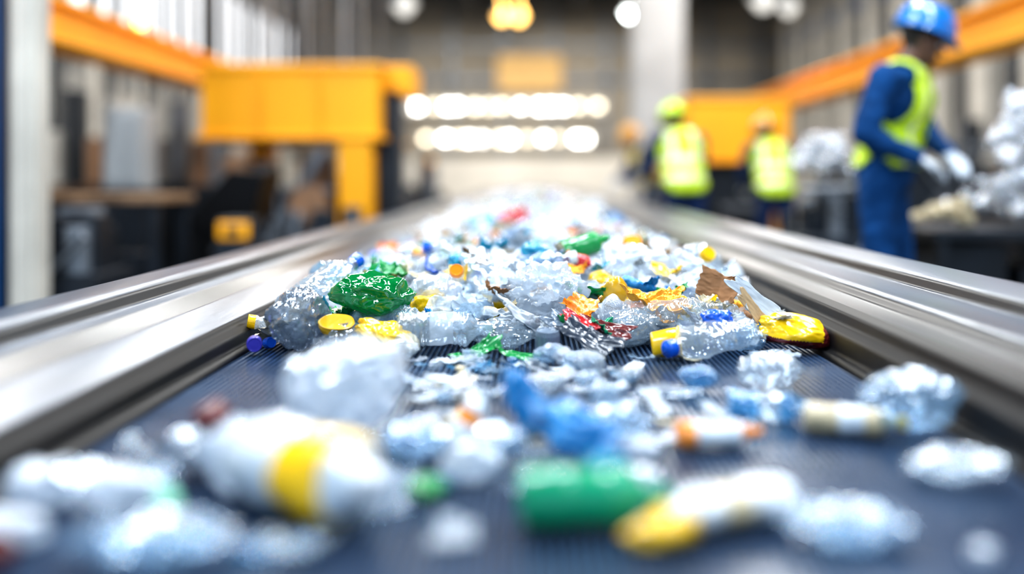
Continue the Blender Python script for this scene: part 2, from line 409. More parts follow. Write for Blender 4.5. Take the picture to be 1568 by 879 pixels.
# ------------------------------------------------------------------ crumpled shapes
def fv(p, f):
    d,_ = noise.voronoi(p*f); return d[0], d[1]
def ridge(p): return 1-2.2*abs(noise.noise(p))
def crumple_mesh(name, sub, seed, amp=.35, freq=1.6, fine=.10):
    """crinkled thin film: big dents with sharp creased ridges"""
    bm=bmesh.new(); bmesh.ops.create_icosphere(bm,subdivisions=sub,radius=1)
    off=Vector((seed*3.7,seed*1.3,seed*7.1))
    for v in bm.verts:
        p=v.co.copy(); n=noise.noise_vector(p*1.1+off)*.5
        q=p+off+n
        a,b=fv(q,freq*.85)
        s=1-amp*.9*max(0,.75-(b-a)*1.4)+amp*.45*ridge(q*freq*.9)+fine*.85*ridge(q*freq*2.3+n)+fine*.3*ridge(q*freq*5)+.22*noise.noise(p*.9+off)
        v.co=p*max(.35,s)+n*amp*.25
    xs=max(abs(v.co.x) for v in bm.verts); ysv=max(abs(v.co.y) for v in bm.verts); zs=max(abs(v.co.z) for v in bm.verts)
    for v in bm.verts: v.co=Vector((v.co.x/xs,v.co.y/ysv,v.co.z/zs))
    me=bpy.data.meshes.new(name); bm.to_mesh(me); bm.free()
    for p in me.polygons: p.use_smooth=True
    return me

def rest(o, X, Y, base, rot):
    e=Euler([R(a) for a in rot]); me=o.data
    n=len(me.vertices); co=np.empty(n*3); me.vertices.foreach_get('co',co); co=co.reshape(-1,3)*np.array(o.scale)
    m=np.array(e.to_matrix()); z=(co@m.T)[:,2].min()
    o.rotation_euler=e; o.location=(X,Y,BELT+base-z+.001); return o

def bag(name, mat, size, X,Y,base=0,rot=(0,0,0),seed=1,sub=5,amp=.35,freq=1.6,fine=.12,mat2=None,split=None):
    me=crumple_mesh(name,sub,seed,amp,freq,fine)
    for v in me.vertices: v.co=Vector((v.co.x*size[0]/2,v.co.y*size[1]/2,v.co.z*size[2]/2))
    me.materials.append(M[mat])
    if mat2:
        me.materials.append(M[mat2])
        for p in me.polygons:
            if split(p.center, size): p.material_index=1
    o=bpy.data.objects.new(name,me); link(o); return rest(o,X,Y,base,rot)

def bottle_mesh(name, Ln, Rad, crush=.4, seed=1, flatten=.7, bend=0.0, label=True, cap=True, nr=90, ns=48, ribs=True, lab=(.34,.59)):
    bm=bmesh.new()
    def rf(t):
        if t<.04: return .55+.45*math.sin(t/.04*math.pi/2)
        if t<.70:
            r=1.0
            if ribs and (t<.33 or t>.60): r-=.09*abs(math.sin(t*math.pi*18))
            if .33<=t<=.60: r=.955
            return r
        if t<.88:
            u=(t-.70)/.18; return 1-(1-.30)*(u*u*(3-2*u))
        if t<.915: return .30 if not(.895<t<.905) else .38
        return .38 if cap else .27
    off=Vector((seed*5.1,seed*2.3,seed*.7))
    rings=[]
    for i in range(nr+1):
        t=i/nr; r=rf(t); ring=[]
        for j in range(ns):
            a=2*math.pi*j/ns
            rj=r
            if t>=.915 and cap: rj=r*(1+.03*(j%2))
            p=Vector((t*Ln/Rad,math.cos(a)*rj,math.sin(a)*rj))
            w=max(0,min(1,(.9-t)/.15))
            q=p*.9+off
            a1,b1=fv(q,.65)
            s=1-crush*w*(max(0,.6-(b1-a1))*1.0)+crush*w*.34*ridge(q*1.1)+crush*w*.1*ridge(q*2.6)+crush*w*.2*noise.noise(q*.7)
            y=p.y*s*(1+.25*(1-flatten)*w); z=p.z*s*(flatten*w+(1-w))
            ring.append(bm.verts.new(((t-.5)*Ln,y*Rad,z*Rad+bend*Ln*((t-.5)**2)*w+crush*w*Rad*.25*noise.noise(Vector((t*4,seed,0))))))
        rings.append(ring)
    for i in range(nr):
        t=(i+.5)/nr; mi=1 if (label and lab[0]<t<lab[1]) else (2 if (cap and t>.912) else 0)
        for j in range(ns):
            f=bm.faces.new((rings[i][j],rings[i+1][j],rings[i+1][(j+1)%ns],rings[i][(j+1)%ns])); f.material_index=mi
    f=bm.faces.new(rings[0]); f=bm.faces.new(rings[-1][::-1]); f.material_index=2 if cap else 0
    bmesh.ops.recalc_face_normals(bm,faces=bm.faces)
    me=bpy.data.meshes.new(name); bm.to_mesh(me); bm.free()
    for p in me.polygons: p.use_smooth=True
    return me
def bottle(name, mats, Ln, Rad, X,Y,base=0,rot=(0,0,0),**k):
    me=bottle_mesh(name,Ln,Rad,**k)
    for m in mats: me.materials.append(M[m])
    o=bpy.data.objects.new(name,me); link(o); return rest(o,X,Y,base,rot)

def sheet_mesh(name,sx,sy,seed,crump=.25,curl=.6,n=36,fold=0):
    bm=bmesh.new(); g=[]
    off=Vector((seed*2.9,seed*1.7,seed*4.1))
    for i in range(n+1):
        row=[]
        for j in range(n+1):
            u=i/n-.5; v=j/n-.5
            edge=1+.35*noise.noise(Vector((u*3,v*3,seed)))+.12*noise.noise(Vector((u*9,v*9,seed)))
            p=Vector((u*sx*edge,v*sy*edge,0))
            q=Vector((u*2.2,v*2.2,0))+off
            a,b=fv(q,1.2)
            s=min(sx,sy)
            z=crump*s*((b-a)*.7+.35*ridge(q*2))+curl*s*(u*u*2+u*v)
            if fold: z+=fold*s*abs(u)
            nv=noise.noise_vector(q*1.5)*crump*s*.3
            row.append(bm.verts.new(p+Vector((nv.x,nv.y,z))))
        g.append(row)
    for i in range(n):
        for j in range(n): bm.faces.new((g[i][j],g[i+1][j],g[i+1][j+1],g[i][j+1]))
    me=bpy.data.meshes.new(name); bm.to_mesh(me); bm.free()
    for p in me.polygons: p.use_smooth=True
    return me
def sheet(name,mat,sx,sy,X,Y,base=0,rot=(0,0,0),seed=1,**k):
    me=sheet_mesh(name,sx,sy,seed,**k); me.materials.append(M[mat])
    o=bpy.data.objects.new(name,me); link(o)
    s=o.modifiers.new('thick','SOLIDIFY'); s.thickness=.0012
    return rest(o,X,Y,base,rot)

def cup_mesh(name,r0,r1,h,seed=1,crush=.15,ns=48,solidtop=False):
    bm=bmesh.new(); prof=[(0.0,0),(r0*.9,0),(r0,h*.03)]
    for i in range(1,12):
        t=i/12; prof.append((r0+(r1-r0)*t*(1-.02*(i%2)),h*t))
    prof+=[(r1*1.06,h*.94),(r1*1.08,h*.97),(r1*1.06,h)]
    if solidtop: prof+=[(r1*.95,h*1.0),(r1*.9,h*.985),(0.0,h*.985)]
    else: prof+=[(r1*.96,h)]+[(r0*.95+(r1-r0)*t,h*t) for t in (.8,.6,.4,.2,.06)]+[(0.0,h*.05)]
    rings=[]
    for r,z in prof:
        ring=[]
        for j in range(ns):
            a=2*math.pi*j/ns; p=Vector((math.cos(a)*r,math.sin(a)*r,z))
            nz=noise.noise(Vector((math.cos(a)*1.2,math.sin(a)*1.2,z/h*1.5+seed*3)))
            s=1+crush*nz*1.4
            ring.append(bm.verts.new((p.x*s,p.y*s*(1-crush*.6),z*(1+crush*.4*noise.noise(Vector((p.x/r1,p.y/r1,seed)))))))
        rings.append(ring)
    for a,b in zip(rings[:-1],rings[1:]):
        for j in range(ns): bm.faces.new((a[j],a[(j+1)%ns],b[(j+1)%ns],b[j]))
    bmesh.ops.remove_doubles(bm,verts=bm.verts,dist=1e-6)
    bmesh.ops.recalc_face_normals(bm,faces=bm.faces)
    me=bpy.data.meshes.new(name); bm.to_mesh(me); bm.free()
    for p in me.polygons: p.use_smooth=True
    return me
def cup(name,mat,r0,r1,h,X,Y,base=0,rot=(0,0,0),**k):
    me=cup_mesh(name,r0,r1,h,**k); me.materials.append(M[mat])
    o=bpy.data.objects.new(name,me); link(o); return rest(o,X,Y,base,rot)
def cap_mesh(name,r=.018,h=.014):
    bm=bmesh.new(); ns=60; prof=[(r*.97,0,1),(r,h*.1,1),(r,h*.8,1),(r*.92,h,0),(r*.8,h,0),(r*.76,h*.97,0)]
    rings=[[bm.verts.new((math.cos(2*math.pi*j/ns)*rr*(1+(.04*(j%2) if k else 0)),math.sin(2*math.pi*j/ns)*rr*(1+(.04*(j%2) if k else 0)),z)) for j in range(ns)] for rr,z,k in prof]
    for a,b in zip(rings[:-1],rings[1:]):
        for j in range(ns): bm.faces.new((a[j],a[(j+1)%ns],b[(j+1)%ns],b[j]))
    bm.faces.new(rings[-1]); bm.faces.new(rings[0][::-1])
    me=bpy.data.meshes.new(name); bm.to_mesh(me); bm.free(); return me
def bcap(mat,r,h,X,Y,base,rot=(0,0,0)):
    me=cap_mesh('bottle_cap',r,h); me.materials.append(M[mat]); o=bpy.data.objects.new('bottle_cap',me); link(o); return rest(o,X,Y,base,rot)

# ---- front row of the heap (in focus)
bag('crumpled_gray_bag','grayfilm',(.145,.13,.135),-.50,2.12,0,(0,10,20),seed=3,amp=.26,freq=1.2,fine=.14)
bcap('purple',.016,.03,-.583,2.09,.006,(90,0,15)); bcap('blue',.012,.02,-.572,2.15,.0,(80,0,40))
bottle('clear_bottle',['clear','clear','blue'],.26,.048,-.50,2.40,.04,(0,-22,58),crush=.22,seed=2,label=False)
bottle('clear_bottle',['clear2','clear2','white'],.24,.048,-.52,2.72,.06,(0,10,80),crush=.25,seed=5,label=False)
bag('crushed_green_bottle','greenfilm',(.19,.14,.105),-.355,2.22,.055,(0,10,-14),seed=8,amp=.34,freq=1.05,fine=.08)
bag('yellow_wrapper','yellow',(.15,.1,.07),-.305,2.07,.0,(0,22,-20),seed=12,amp=.35,freq=1.2,fine=.16,mat2='cream',split=lambda c,s:c.x>.035 and c.z>.0)
cup('yellow_lid','mustard',.034,.036,.018,-.412,2.09,.04,(18,6,-10),solidtop=True,crush=.08)
bag('gray_film_scrap','grayfilm',(.10,.09,.07),-.395,2.08,0,(0,0,40),seed=14,sub=4,amp=.3)
bag('green_scrap','green',(.045,.03,.03),-.408,2.02,0,(0,0,0),seed=15,sub=4)
bottle('clear_bottle',['clear','milky','clear'],.20,.042,-.185,2.10,.012,(10,0,4),crush=.2,seed=9,flatten=.9,cap=False)
sheet('green_film_strip','green',.10,.04,-.115,2.03,0,(20,-20,25),seed=4,crump=.3)
sheet('green_film_strip','green',.10,.03,-.03,2.02,0,(10,10,-5),seed=6,crump=.3)
sheet('green_film_strip','emerald',.07,.05,.15,2.12,.02,(50,10,60),seed=7,crump=.3)
bag('clear_plastic_bag','milky',(.22,.16,.14),.035,2.30,.04,(0,0,15),seed=21,amp=.4,freq=1.6,fine=.24)
bag('clear_plastic_bag','clear',(.16,.12,.07),-.07,2.14,0,(0,0,-20),seed=22,amp=.35,freq=1.3,fine=.14)
bottle('clear_bottle',['clear','clear','clear'],.20,.05,-.12,2.50,.05,(0,-25,130),crush=.35,seed=23,label=False,cap=False)
bcap('graycap',.025,.05,.032,2.07,0,(8,0,0))
sheet('silver_wrapper','paper',.14,.06,-.03,2.12,.03,(35,30,40),seed=8,crump=.15,curl=.3)
sheet('silver_wrapper','graycap',.13,.05,.09,2.09,.01,(25,25,-25),seed=9,crump=.15,curl=.3)
sheet('red_wrapper','red',.09,.028,.10,2.10,.035,(40,25,-30),seed=10,crump=.15,curl=.3)
sheet('dark_wrapper','darkgray',.13,.06,.12,2.06,.01,(25,20,-35),seed=11,crump=.15,curl=.3)
sheet('dark_wrapper','maroon',.12,.04,.15,2.11,.03,(35,15,-15),seed=31,crump=.15,curl=.3)
sheet('magenta_strip','magenta',.06,.018,.085,2.02,.0,(0,0,5),seed=12,crump=.1,curl=.2)
sheet('gold_wrapper','gold',.13,.08,.275,2.23,.07,(20,5,10),seed=13,crump=.45,curl=.4)
bag('yellow_container','mustard',(.07,.05,.08),.19,2.34,.06,(0,20,10),seed=30,sub=4,amp=.25,freq=.9,fine=.05)
bottle('clear_bottle',['clear','clear','blue'],.22,.045,.31,2.20,.03,(0,-6,-14),crush=.3,seed=32,label=False,cap=False)
bag('clear_plastic_bag','clear',(.15,.12,.09),.21,2.18,0,(0,0,10),seed=31,amp=.35,freq=1.3,fine=.14)
cup('yellow_cup','yellow',.026,.031,.06,.245,2.04,.0,(0,82,-8),solidtop=True,crush=.05)
bottle('water_bottle',['clear','clear','blue'],.22,.045,.355,2.02,0,(0,4,215),crush=.3,seed=34,label=False,flatten=.8)
bag('blue_wrapper','blue',(.07,.06,.045),.385,2.07,.055,(0,0,0),seed=35,sub=4,amp=.3)
bag('clear_plastic_bag','clear2',(.13,.12,.07),.45,2.12,0,(0,0,30),seed=36,sub=5,amp=.35,freq=1.3)
sheet('cardboard_piece','card',.09,.07,.43,2.28,.085,(60,10,-25),seed=16,crump=.05,curl=.15,fold=.4)
sheet('folded_paper','paper',.14,.035,.495,2.18,.03,(60,35,-30),seed=17,crump=.04,curl=.1,fold=.2)
sheet('folded_paper','tan',.10,.025,.48,2.15,.03,(60,50,-20),seed=18,crump=.06,curl=.15)
bag('crushed_yellow_tub','yellow',(.165,.11,.075),.555,2.12,.006,(0,6,-8),seed=41,amp=.2,freq=1.0,fine=.06,mat2='maroon',split=lambda c,s:c.z<-.012 or c.x>.06)
sheet('white_film_scrap','milky',.09,.05,.49,2.05,0,(5,0,10),seed=19,crump=.2,curl=.2)
bag('clear_plastic_bag','clear',(.13,.12,.065),.41,1.74,0,(0,0,10),seed=43,amp=.35,freq=1.3,fine=.14)
bag('clear_plastic_bag','milky',(.15,.13,.11),-.24,2.35,.04,(0,0,10),seed=143,amp=.3,freq=1.2,fine=.14)
bag('clear_plastic_bag','milky',(.16,.13,.11),.42,2.45,.04,(0,0,10),seed=144,amp=.3,freq=1.2,fine=.14)
# further back, slightly soft
bottle('green_bottle',['green','emerald','green'],.15,.034,.145,2.74,.135,(0,-16,20),crush=.10,seed=44,flatten=.95,label=False,cap=False,ribs=False)
bag('teal_wrapper','teal',(.1,.08,.06),.01,2.72,.13,(0,20,0),seed=45,sub=4)
bag('teal_wrapper','teal',(.07,.06,.06),-.19,2.62,.12,(0,20,0),seed=46,sub=4)
bcap('orange',.028,.03,.29,2.9,.15,(30,0,0)); bcap('orange',.016,.015,-.18,2.37,.13,(60,0,0)); bcap('yellow',.02,.02,.47,2.7,.14,(60,0,30))
sheet('cardboard_piece','card',.10,.06,-.35,2.9,.13,(10,10,40),seed=26,crump=.1,curl=.2)
bag('clear_plastic_bag','milky',(.22,.16,.13),.28,2.66,.07,(0,0,0),seed=47,amp=.3)
bag('clear_plastic_bag','clear',(.20,.16,.14),.45,2.78,.05,(0,0,0),seed=48,amp=.3)
bottle('clear_bottle',['clear','milky','blue'],.24,.045,-.2,2.85,.10,(0,-10,160),crush=.2,seed=145)
bottle('clear_bottle',['clear2','milky','white'],.24,.045,.0,2.58,.09,(0,-10,15),crush=.2,seed=146,label=False)

# ---- foreground (out of focus)
bag('white_plastic_bag','milky',(.19,.15,.15),-.26,1.38,0,(0,-30,20),seed=50,amp=.35,freq=1.2)
bottle('white_bottle',['white','yellow','milky'],.22,.053,-.235,1.08,0,(0,0,-40),crush=.14,seed=51,flatten=.9,ribs=False,cap=True,lab=(.42,.76))
bag('clear_film_scrap','milky',(.13,.1,.09),-.33,1.16,0,(0,0,0),seed=151,amp=.4)
bottle('clear_bottle',['milky','clear','milky'],.17,.035,-.49,1.10,0,(0,0,-10),crush=.4,seed=52,cap=False)
bag('mint_scrap','mint',(.035,.035,.04),-.39,1.06,0,seed=53,sub=4)
bag('red_wrapper','maroon',(.05,.05,.04),-.40,1.24,.05,seed=54,sub=4)
bag('gray_film_scrap','grayfilm',(.14,.12,.07),-.40,1.24,0,seed=55,sub=4)
bag('gray_film_scrap','clear2',(.16,.10,.05),-.36,.95,0,seed=56,sub=4)
bag('white_film_scrap','milky',(.12,.07,.04),-.53,.98,0,seed=57,sub=4)
bag('red_wrapper','maroon',(.04,.03,.035),-.50,.93,.0,seed=58,sub=4)
bottle('green_tube',['emerald','emerald','emerald'],.16,.033,.065,1.05,0,(0,0,4),crush=.08,seed=59,flatten=.95,ribs=False,cap=False)
bag('green_scrap','green',(.05,.05,.025),-.12,1.14,0,seed=60,sub=4)
bag('blue_plastic_bag','skyblue',(.15,.10,.065),.06,1.28,0,(0,22,-30),seed=61,amp=.5)
bag('blue_plastic_bag','skyblue',(.05,.05,.12),-.01,1.38,0,(0,-25,0),seed=62,amp=.3)
bag('blue_wrapper','teal',(.06,.05,.03),.09,1.24,0,(0,0,0),seed=92,sub=4)
bag('clear_film_scrap','clear2',(.11,.08,.06),.12,1.40,.0,seed=63,sub=4)
bottle('small_bottle',['white','orange','white'],.08,.025,-.085,1.37,0,(0,-60,20),crush=.1,seed=64,ribs=False)
bag('white_film_scrap','milky',(.08,.06,.05),-.075,1.20,0,seed=65,sub=4)
bag('clear_film_scrap','clear2',(.1,.08,.06),-.15,1.28,0,seed=66,sub=4)
bag('clear_film_scrap','clear2',(.1,.08,.05),-.05,1.3,0,seed=93,sub=4)
bottle('small_bottle',['orange','white','cream'],.12,.022,.255,1.36,0,(0,0,8),crush=.08,seed=67,flatten=.8,cap=False,ribs=False,lab=(.2,.72))
bag('white_film_scrap','milky',(.06,.05,.03),.14,1.30,0,seed=68,sub=4)
bag('white_film_scrap','milky',(.05,.05,.03),.13,1.18,0,seed=69,sub=4)
bottle('clear_bottle',['ltblue','clear','ltblue'],.13,.03,.36,1.5,0,(0,0,-10),crush=.25,seed=70,flatten=.8,cap=False)
bottle('small_bottle',['cream','white','yellow'],.14,.026,.46,1.42,0,(0,0,-18),crush=.15,seed=91,flatten=.85)
bag('clear_plastic_bag','clear2',(.15,.13,.10),.545,1.43,0,(0,0,20),seed=72,amp=.3,freq=1.1)
bag('clear_plastic_bag','clear',(.13,.09,.045),.51,1.20,0,(0,0,-10),seed=73,amp=.3,freq=1.1)
bottle('white_bottle',['white','cream','yellow'],.16,.03,.20,1.05,0,(0,0,205),crush=.2,seed=74,ribs=False)
bag('yellow_wrapper','yellow',(.09,.05,.035),.13,.99,0,(0,0,20),seed=75,sub=4,amp=.3)
bag('clear_film_scrap','clear2',(.15,.09,.04),.32,1.0,0,(0,0,-10),seed=76,amp=.4)
bag('clear_film_scrap','milky',(.03,.03,.02),.43,.95,0,seed=77,sub=3)

# ---- shared debris meshes
rr=random.Random(11)
cm=[crumple_mesh('crumple_%d'%i,4,200+i,rr.uniform(.3,.48),rr.uniform(1.1,1.7),.18) for i in range(12)]
bms=[bottle_mesh('crushed_bottle_%d'%i,1.0,.2,crush=.36,seed=300+i,flatten=rr.uniform(.65,.95),nr=60,ns=32,label=True,cap=(i%2==0)) for i in range(8)]
shs=[sheet_mesh('film_%d'%i,1,1,400+i,.3,.5,n=20) for i in range(6)]
cups=[cup_mesh('cup_%d'%i,.3,.4,.7,seed=i,crush=.3,ns=28) for i in range(2)]
caps=[cap_mesh('cap',.4,.3)]
for m in cm+shs+cups+caps: m.materials.append(M['clear'])
for m in bms:
    for _ in range(3): m.materials.append(M['clear'])
clearish=['clear']*8+['clear2']*5+['milky']*5+['grayfilm']*1+['white']
coloured=['blue','skyblue','teal','green','green','emerald','yellow','yellow','gold','orange','red','white','white','white','cream','cream','tan','paper','paper','paper','graycap','darkgray','card']
def setm(o,i,m): o.material_slots[i].link='OBJECT'; o.material_slots[i].material=M[m]

# loose fragments lying on the belt in front of the heap
flk=empty('plastic_flakes',(0,0,BELT))
for i in range(150):
    near = i>=115
    Y=rr.uniform(1.3,2.05) if not near else rr.uniform(.95,1.4)
    X=rr.gauss(-.0,.19) if not near else rr.gauss(-.2,.16)
    if abs(X)>.55: continue
    issh=rr.random()<.75
    me=rr.choice(shs if issh else cm)
    o=bpy.data.objects.new('flake',me); link(o,flk)
    s=rr.uniform(.012,.036)*(1.3 if near else 1)
    if issh: o.scale=(s*rr.uniform(1.5,3.2),s*rr.uniform(.8,1.6),s*1.0)
    else: o.scale=(s*rr.uniform(.8,1.5),s*.8,s*rr.uniform(.35,.7))
    o.rotation_euler=(rr.uniform(-.2,.2),rr.uniform(-.2,.2),rr.uniform(0,6.28))
    o.location=(X,Y,.004 if issh else o.scale[2]*1.05+.002)
    setm(o,0,rr.choice(['clear','clear','clear','milky','milky','clear2','clear2','white','ltblue','cream','paper'] if not near else ['clear','clear','clear2','clear2','milky','ltblue']))

# ---- the heap
pile=empty('plastic_waste_heap',(0,0,BELT))
def hgt(X,Y):
    ramp=min(1,max(0,(Y-2.10)/.55)); return (.04+.10*ramp)*(1-.5*(X/.6)**2)
def one(X,Y,z,s,colp=.13,kk=None):
    k=rr.random() if kk is None else kk
    if k<.38: me=rr.choice(cm); sc=Vector((s*rr.uniform(.9,1.4),s*rr.uniform(.7,1.1),s*rr.uniform(.5,.9)))*.5
    elif k<.74: me=rr.choice(bms); q=s*rr.uniform(1.3,1.8); sc=Vector((q,q,q))
    elif k<.90: me=rr.choice(shs); sc=Vector((s*1.0,s*rr.uniform(.3,.8),s*.8))
    elif k<.94: me=rr.choice(cups); sc=Vector((s,s,s))*.6
    else: me=caps[0]; sc=Vector((.042,.042,.042))
    o=bpy.data.objects.new('waste_piece',me); link(o,pile); o.scale=sc
    fl=.55 if me in bms else 1.0
    o.rotation_euler=(rr.uniform(-3.1,3.1) if me not in shs else rr.uniform(-.8,.8),rr.uniform(-.5,.5)*fl,rr.uniform(0,6.28))
    o.location=(X,Y,z)
    if me in caps or me in cups: setm(o,0,rr.choice(coloured))
    elif me in bms:
        b=rr.choice(clearish if rr.random()>colp else coloured); setm(o,0,b); setm(o,1,rr.choice(coloured) if rr.random()<.35 else b); setm(o,2,rr.choice(coloured))
    elif me in shs: setm(o,0,rr.choice(coloured if rr.random()<.6 else clearish))
    else: setm(o,0,rr.choice(clearish if rr.random()>colp else coloured))
Y=2.2
while Y<20:
    step=.06*(1 if Y<4 else (Y/4)); s=.115 if Y<4 else min(.21,.115*Y/4)
    n=int(1.2/(s*.62))
    for i in range(n):
        X=rr.uniform(-.57,.57); yy=Y+rr.uniform(-.03,.03)
        h=hgt(X,yy); z=rr.uniform(.3,1.0)*h
        lim=.57-s*.3
        X=max(-lim,min(lim,X))
        one(X,yy,max(.035,z),s*rr.uniform(.55,1.2))
    Y+=step
# small flat fragments and labels caught in the top of the heap
for i in range(260):
    yy=2.12+(rr.random()**1.3)*2.2; X=rr.uniform(-.52,.52)
    kk=rr.choice([.1,.5,.8,.8,.8,.8])
    one(X,yy,hgt(X,yy)+rr.uniform(-.005,.028),rr.uniform(.03,.065)*(1.5 if kk==.8 else 1),.3,kk)

# ---- foil heaps on the right
def foilheap(name,x0,x1,y0,y1,z0,z1,n,seed,mat='foil',s=.09):
    r2=random.Random(seed); bmx=bmesh.new()
    for i in range(n):
        t=r2.random(); z=z0+(z1-z0)*t; w=(1-t*.65)
        cx=(x0+x1)/2+(r2.random()-.5)*(x1-x0)*w; cy=(y0+y1)/2+(r2.random()-.5)*(y1-y0)*w
        mm=Matrix.Translation((cx,cy,z+s*.5))@Euler((r2.random()*6,r2.random()*6,0)).to_matrix().to_4x4()@Matrix.Diagonal((s*r2.uniform(.6,1.2),s*r2.uniform(.5,1),s*.7,1))
        t2=bmesh.new(); bmesh.ops.create_icosphere(t2,subdivisions=3,radius=1)
        for v in t2.verts:
            a,b=fv(v.co+Vector((i*3,0,0)),1.6); v.co*=1+.6*((b-a)-.4)
        me=bpy.data.meshes.new('t'); bmesh.ops.transform(t2,matrix=mm,verts=t2.verts); t2.to_mesh(me); t2.free(); bmx.from_mesh(me); bpy.data.meshes.remove(me)
    return obj(name,bmx,[mat],None,False)
foilheap('foil_heap',2.36,3.0,5.0,5.7,.75,1.36,150,1,s=.06)
foilheap('foil_heap',1.85,2.35,6.95,7.4,.98,1.22,60,2,s=.05)
foilheap('foam_scrap_heap',2.0,2.3,4.95,5.3,.72,.80,14,3,'cream',.045)
foilheap('foil_heap',3.65,4.5,7.2,8.0,1.15,1.6,50,4,s=.07)

# ------------------------------------------------------------------ workers
M['coverall']=solid('blue_coverall',(0.003,0.045,0.15),0.85,spec=.2,bump=(14,.7),vary=.35,vscale=8,bdist=.03)
M['navy']=solid('navy_coverall',(0.006,0.02,0.07),0.8,spec=.25,vary=.25,vscale=6)
M['hivis']=solid('hi_vis_yellow',(0.6,0.82,0.01),0.6,vary=.12,vscale=8)
M['hiviso']=solid('hi_vis_amber',(0.85,0.6,0.01),0.6,vary=.08,vscale=8)
M['skin']=solid('skin',(0.14,0.065,0.04),0.5,vary=.1,vscale=20)
M['hair']=solid('hair',(0.015,0.01,0.008),0.7)
M['glove']=solid('glove_white',(0.55,0.59,0.65),0.7,bump=(40,.3))
M['boot']=solid('boot_black',(0.015,0.013,0.012),0.5)
M['reflect']=solid('reflective_tape',(0.7,0.74,0.6),0.3,0.2)
M['helm_blue']=solid('helmet_blue',(0.004,0.15,0.48),0.25,coat=.5)
M['helm_green']=solid('helmet_lime',(0.6,0.88,0.02),0.25,coat=.5)
M['helm_or']=solid('helmet_amber',(0.6,0.3,0.05),0.25,coat=.5)
def remesh(bm, vox, smooth=3):
    me=bpy.data.meshes.new('tmp'); bm.to_mesh(me); bm.free()
    o=bpy.data.objects.new('tmp',me); scene.collection.objects.link(o)
    m=o.modifiers.new('r','REMESH'); m.mode='VOXEL'; m.voxel_size=vox
    dg=bpy.context.evaluated_depsgraph_get(); r=bpy.data.meshes.new_from_object(o.evaluated_get(dg))
    bpy.data.objects.remove(o); b=bmesh.new(); b.from_mesh(r)
    for _ in range(smooth): bmesh.ops.smooth_vert(b,verts=b.verts,factor=.5,use_axis_x=True,use_axis_y=True,use_axis_z=True)
    return b
def hand(bm, wrist, d, up, side, scale=1.0, curl=.5):
    d=Vector(d).normalized(); up=Vector(up); up=(up-up.dot(d)*d).normalized(); s=d.cross(up)*side
    w=Vector(wrist); S=scale
    for k in (-.03,-.01,.01,.03): cap_(bm, w+s*k*.7*S+d*.012, w+d*.085*S+s*k*S,.017*S,.014*S,10)
    lens=(.066,.078,.074,.056)
    for i,k in enumerate((.033,.011,-.011,-.033)):
        p=w+d*.085*S+s*k*S
        for seg,(fr,r) in enumerate(((.42,.0105),(.32,.0095),(.26,.0085))):
            ang=curl*(.6+.5*seg)
            dv=(d*math.cos(ang)-up*math.sin(ang)); dv+=s*k*1.2
            q=p+dv.normalized()*lens[i]*fr*S*1.15; cap_(bm,p,q,r*S,r*.93*S,10); p=q
    p=w+d*.025*S+s*.03*S
    q=p+(d*.6+s*.8-up*.3).normalized()*.04*S; cap_(bm,p,q,.0135*S,.012*S,10)
    q2=q+(d*.85+s*.2-up*.5).normalized()*.032*S; cap_(bm,q,q2,.0115*S,.010*S,10)
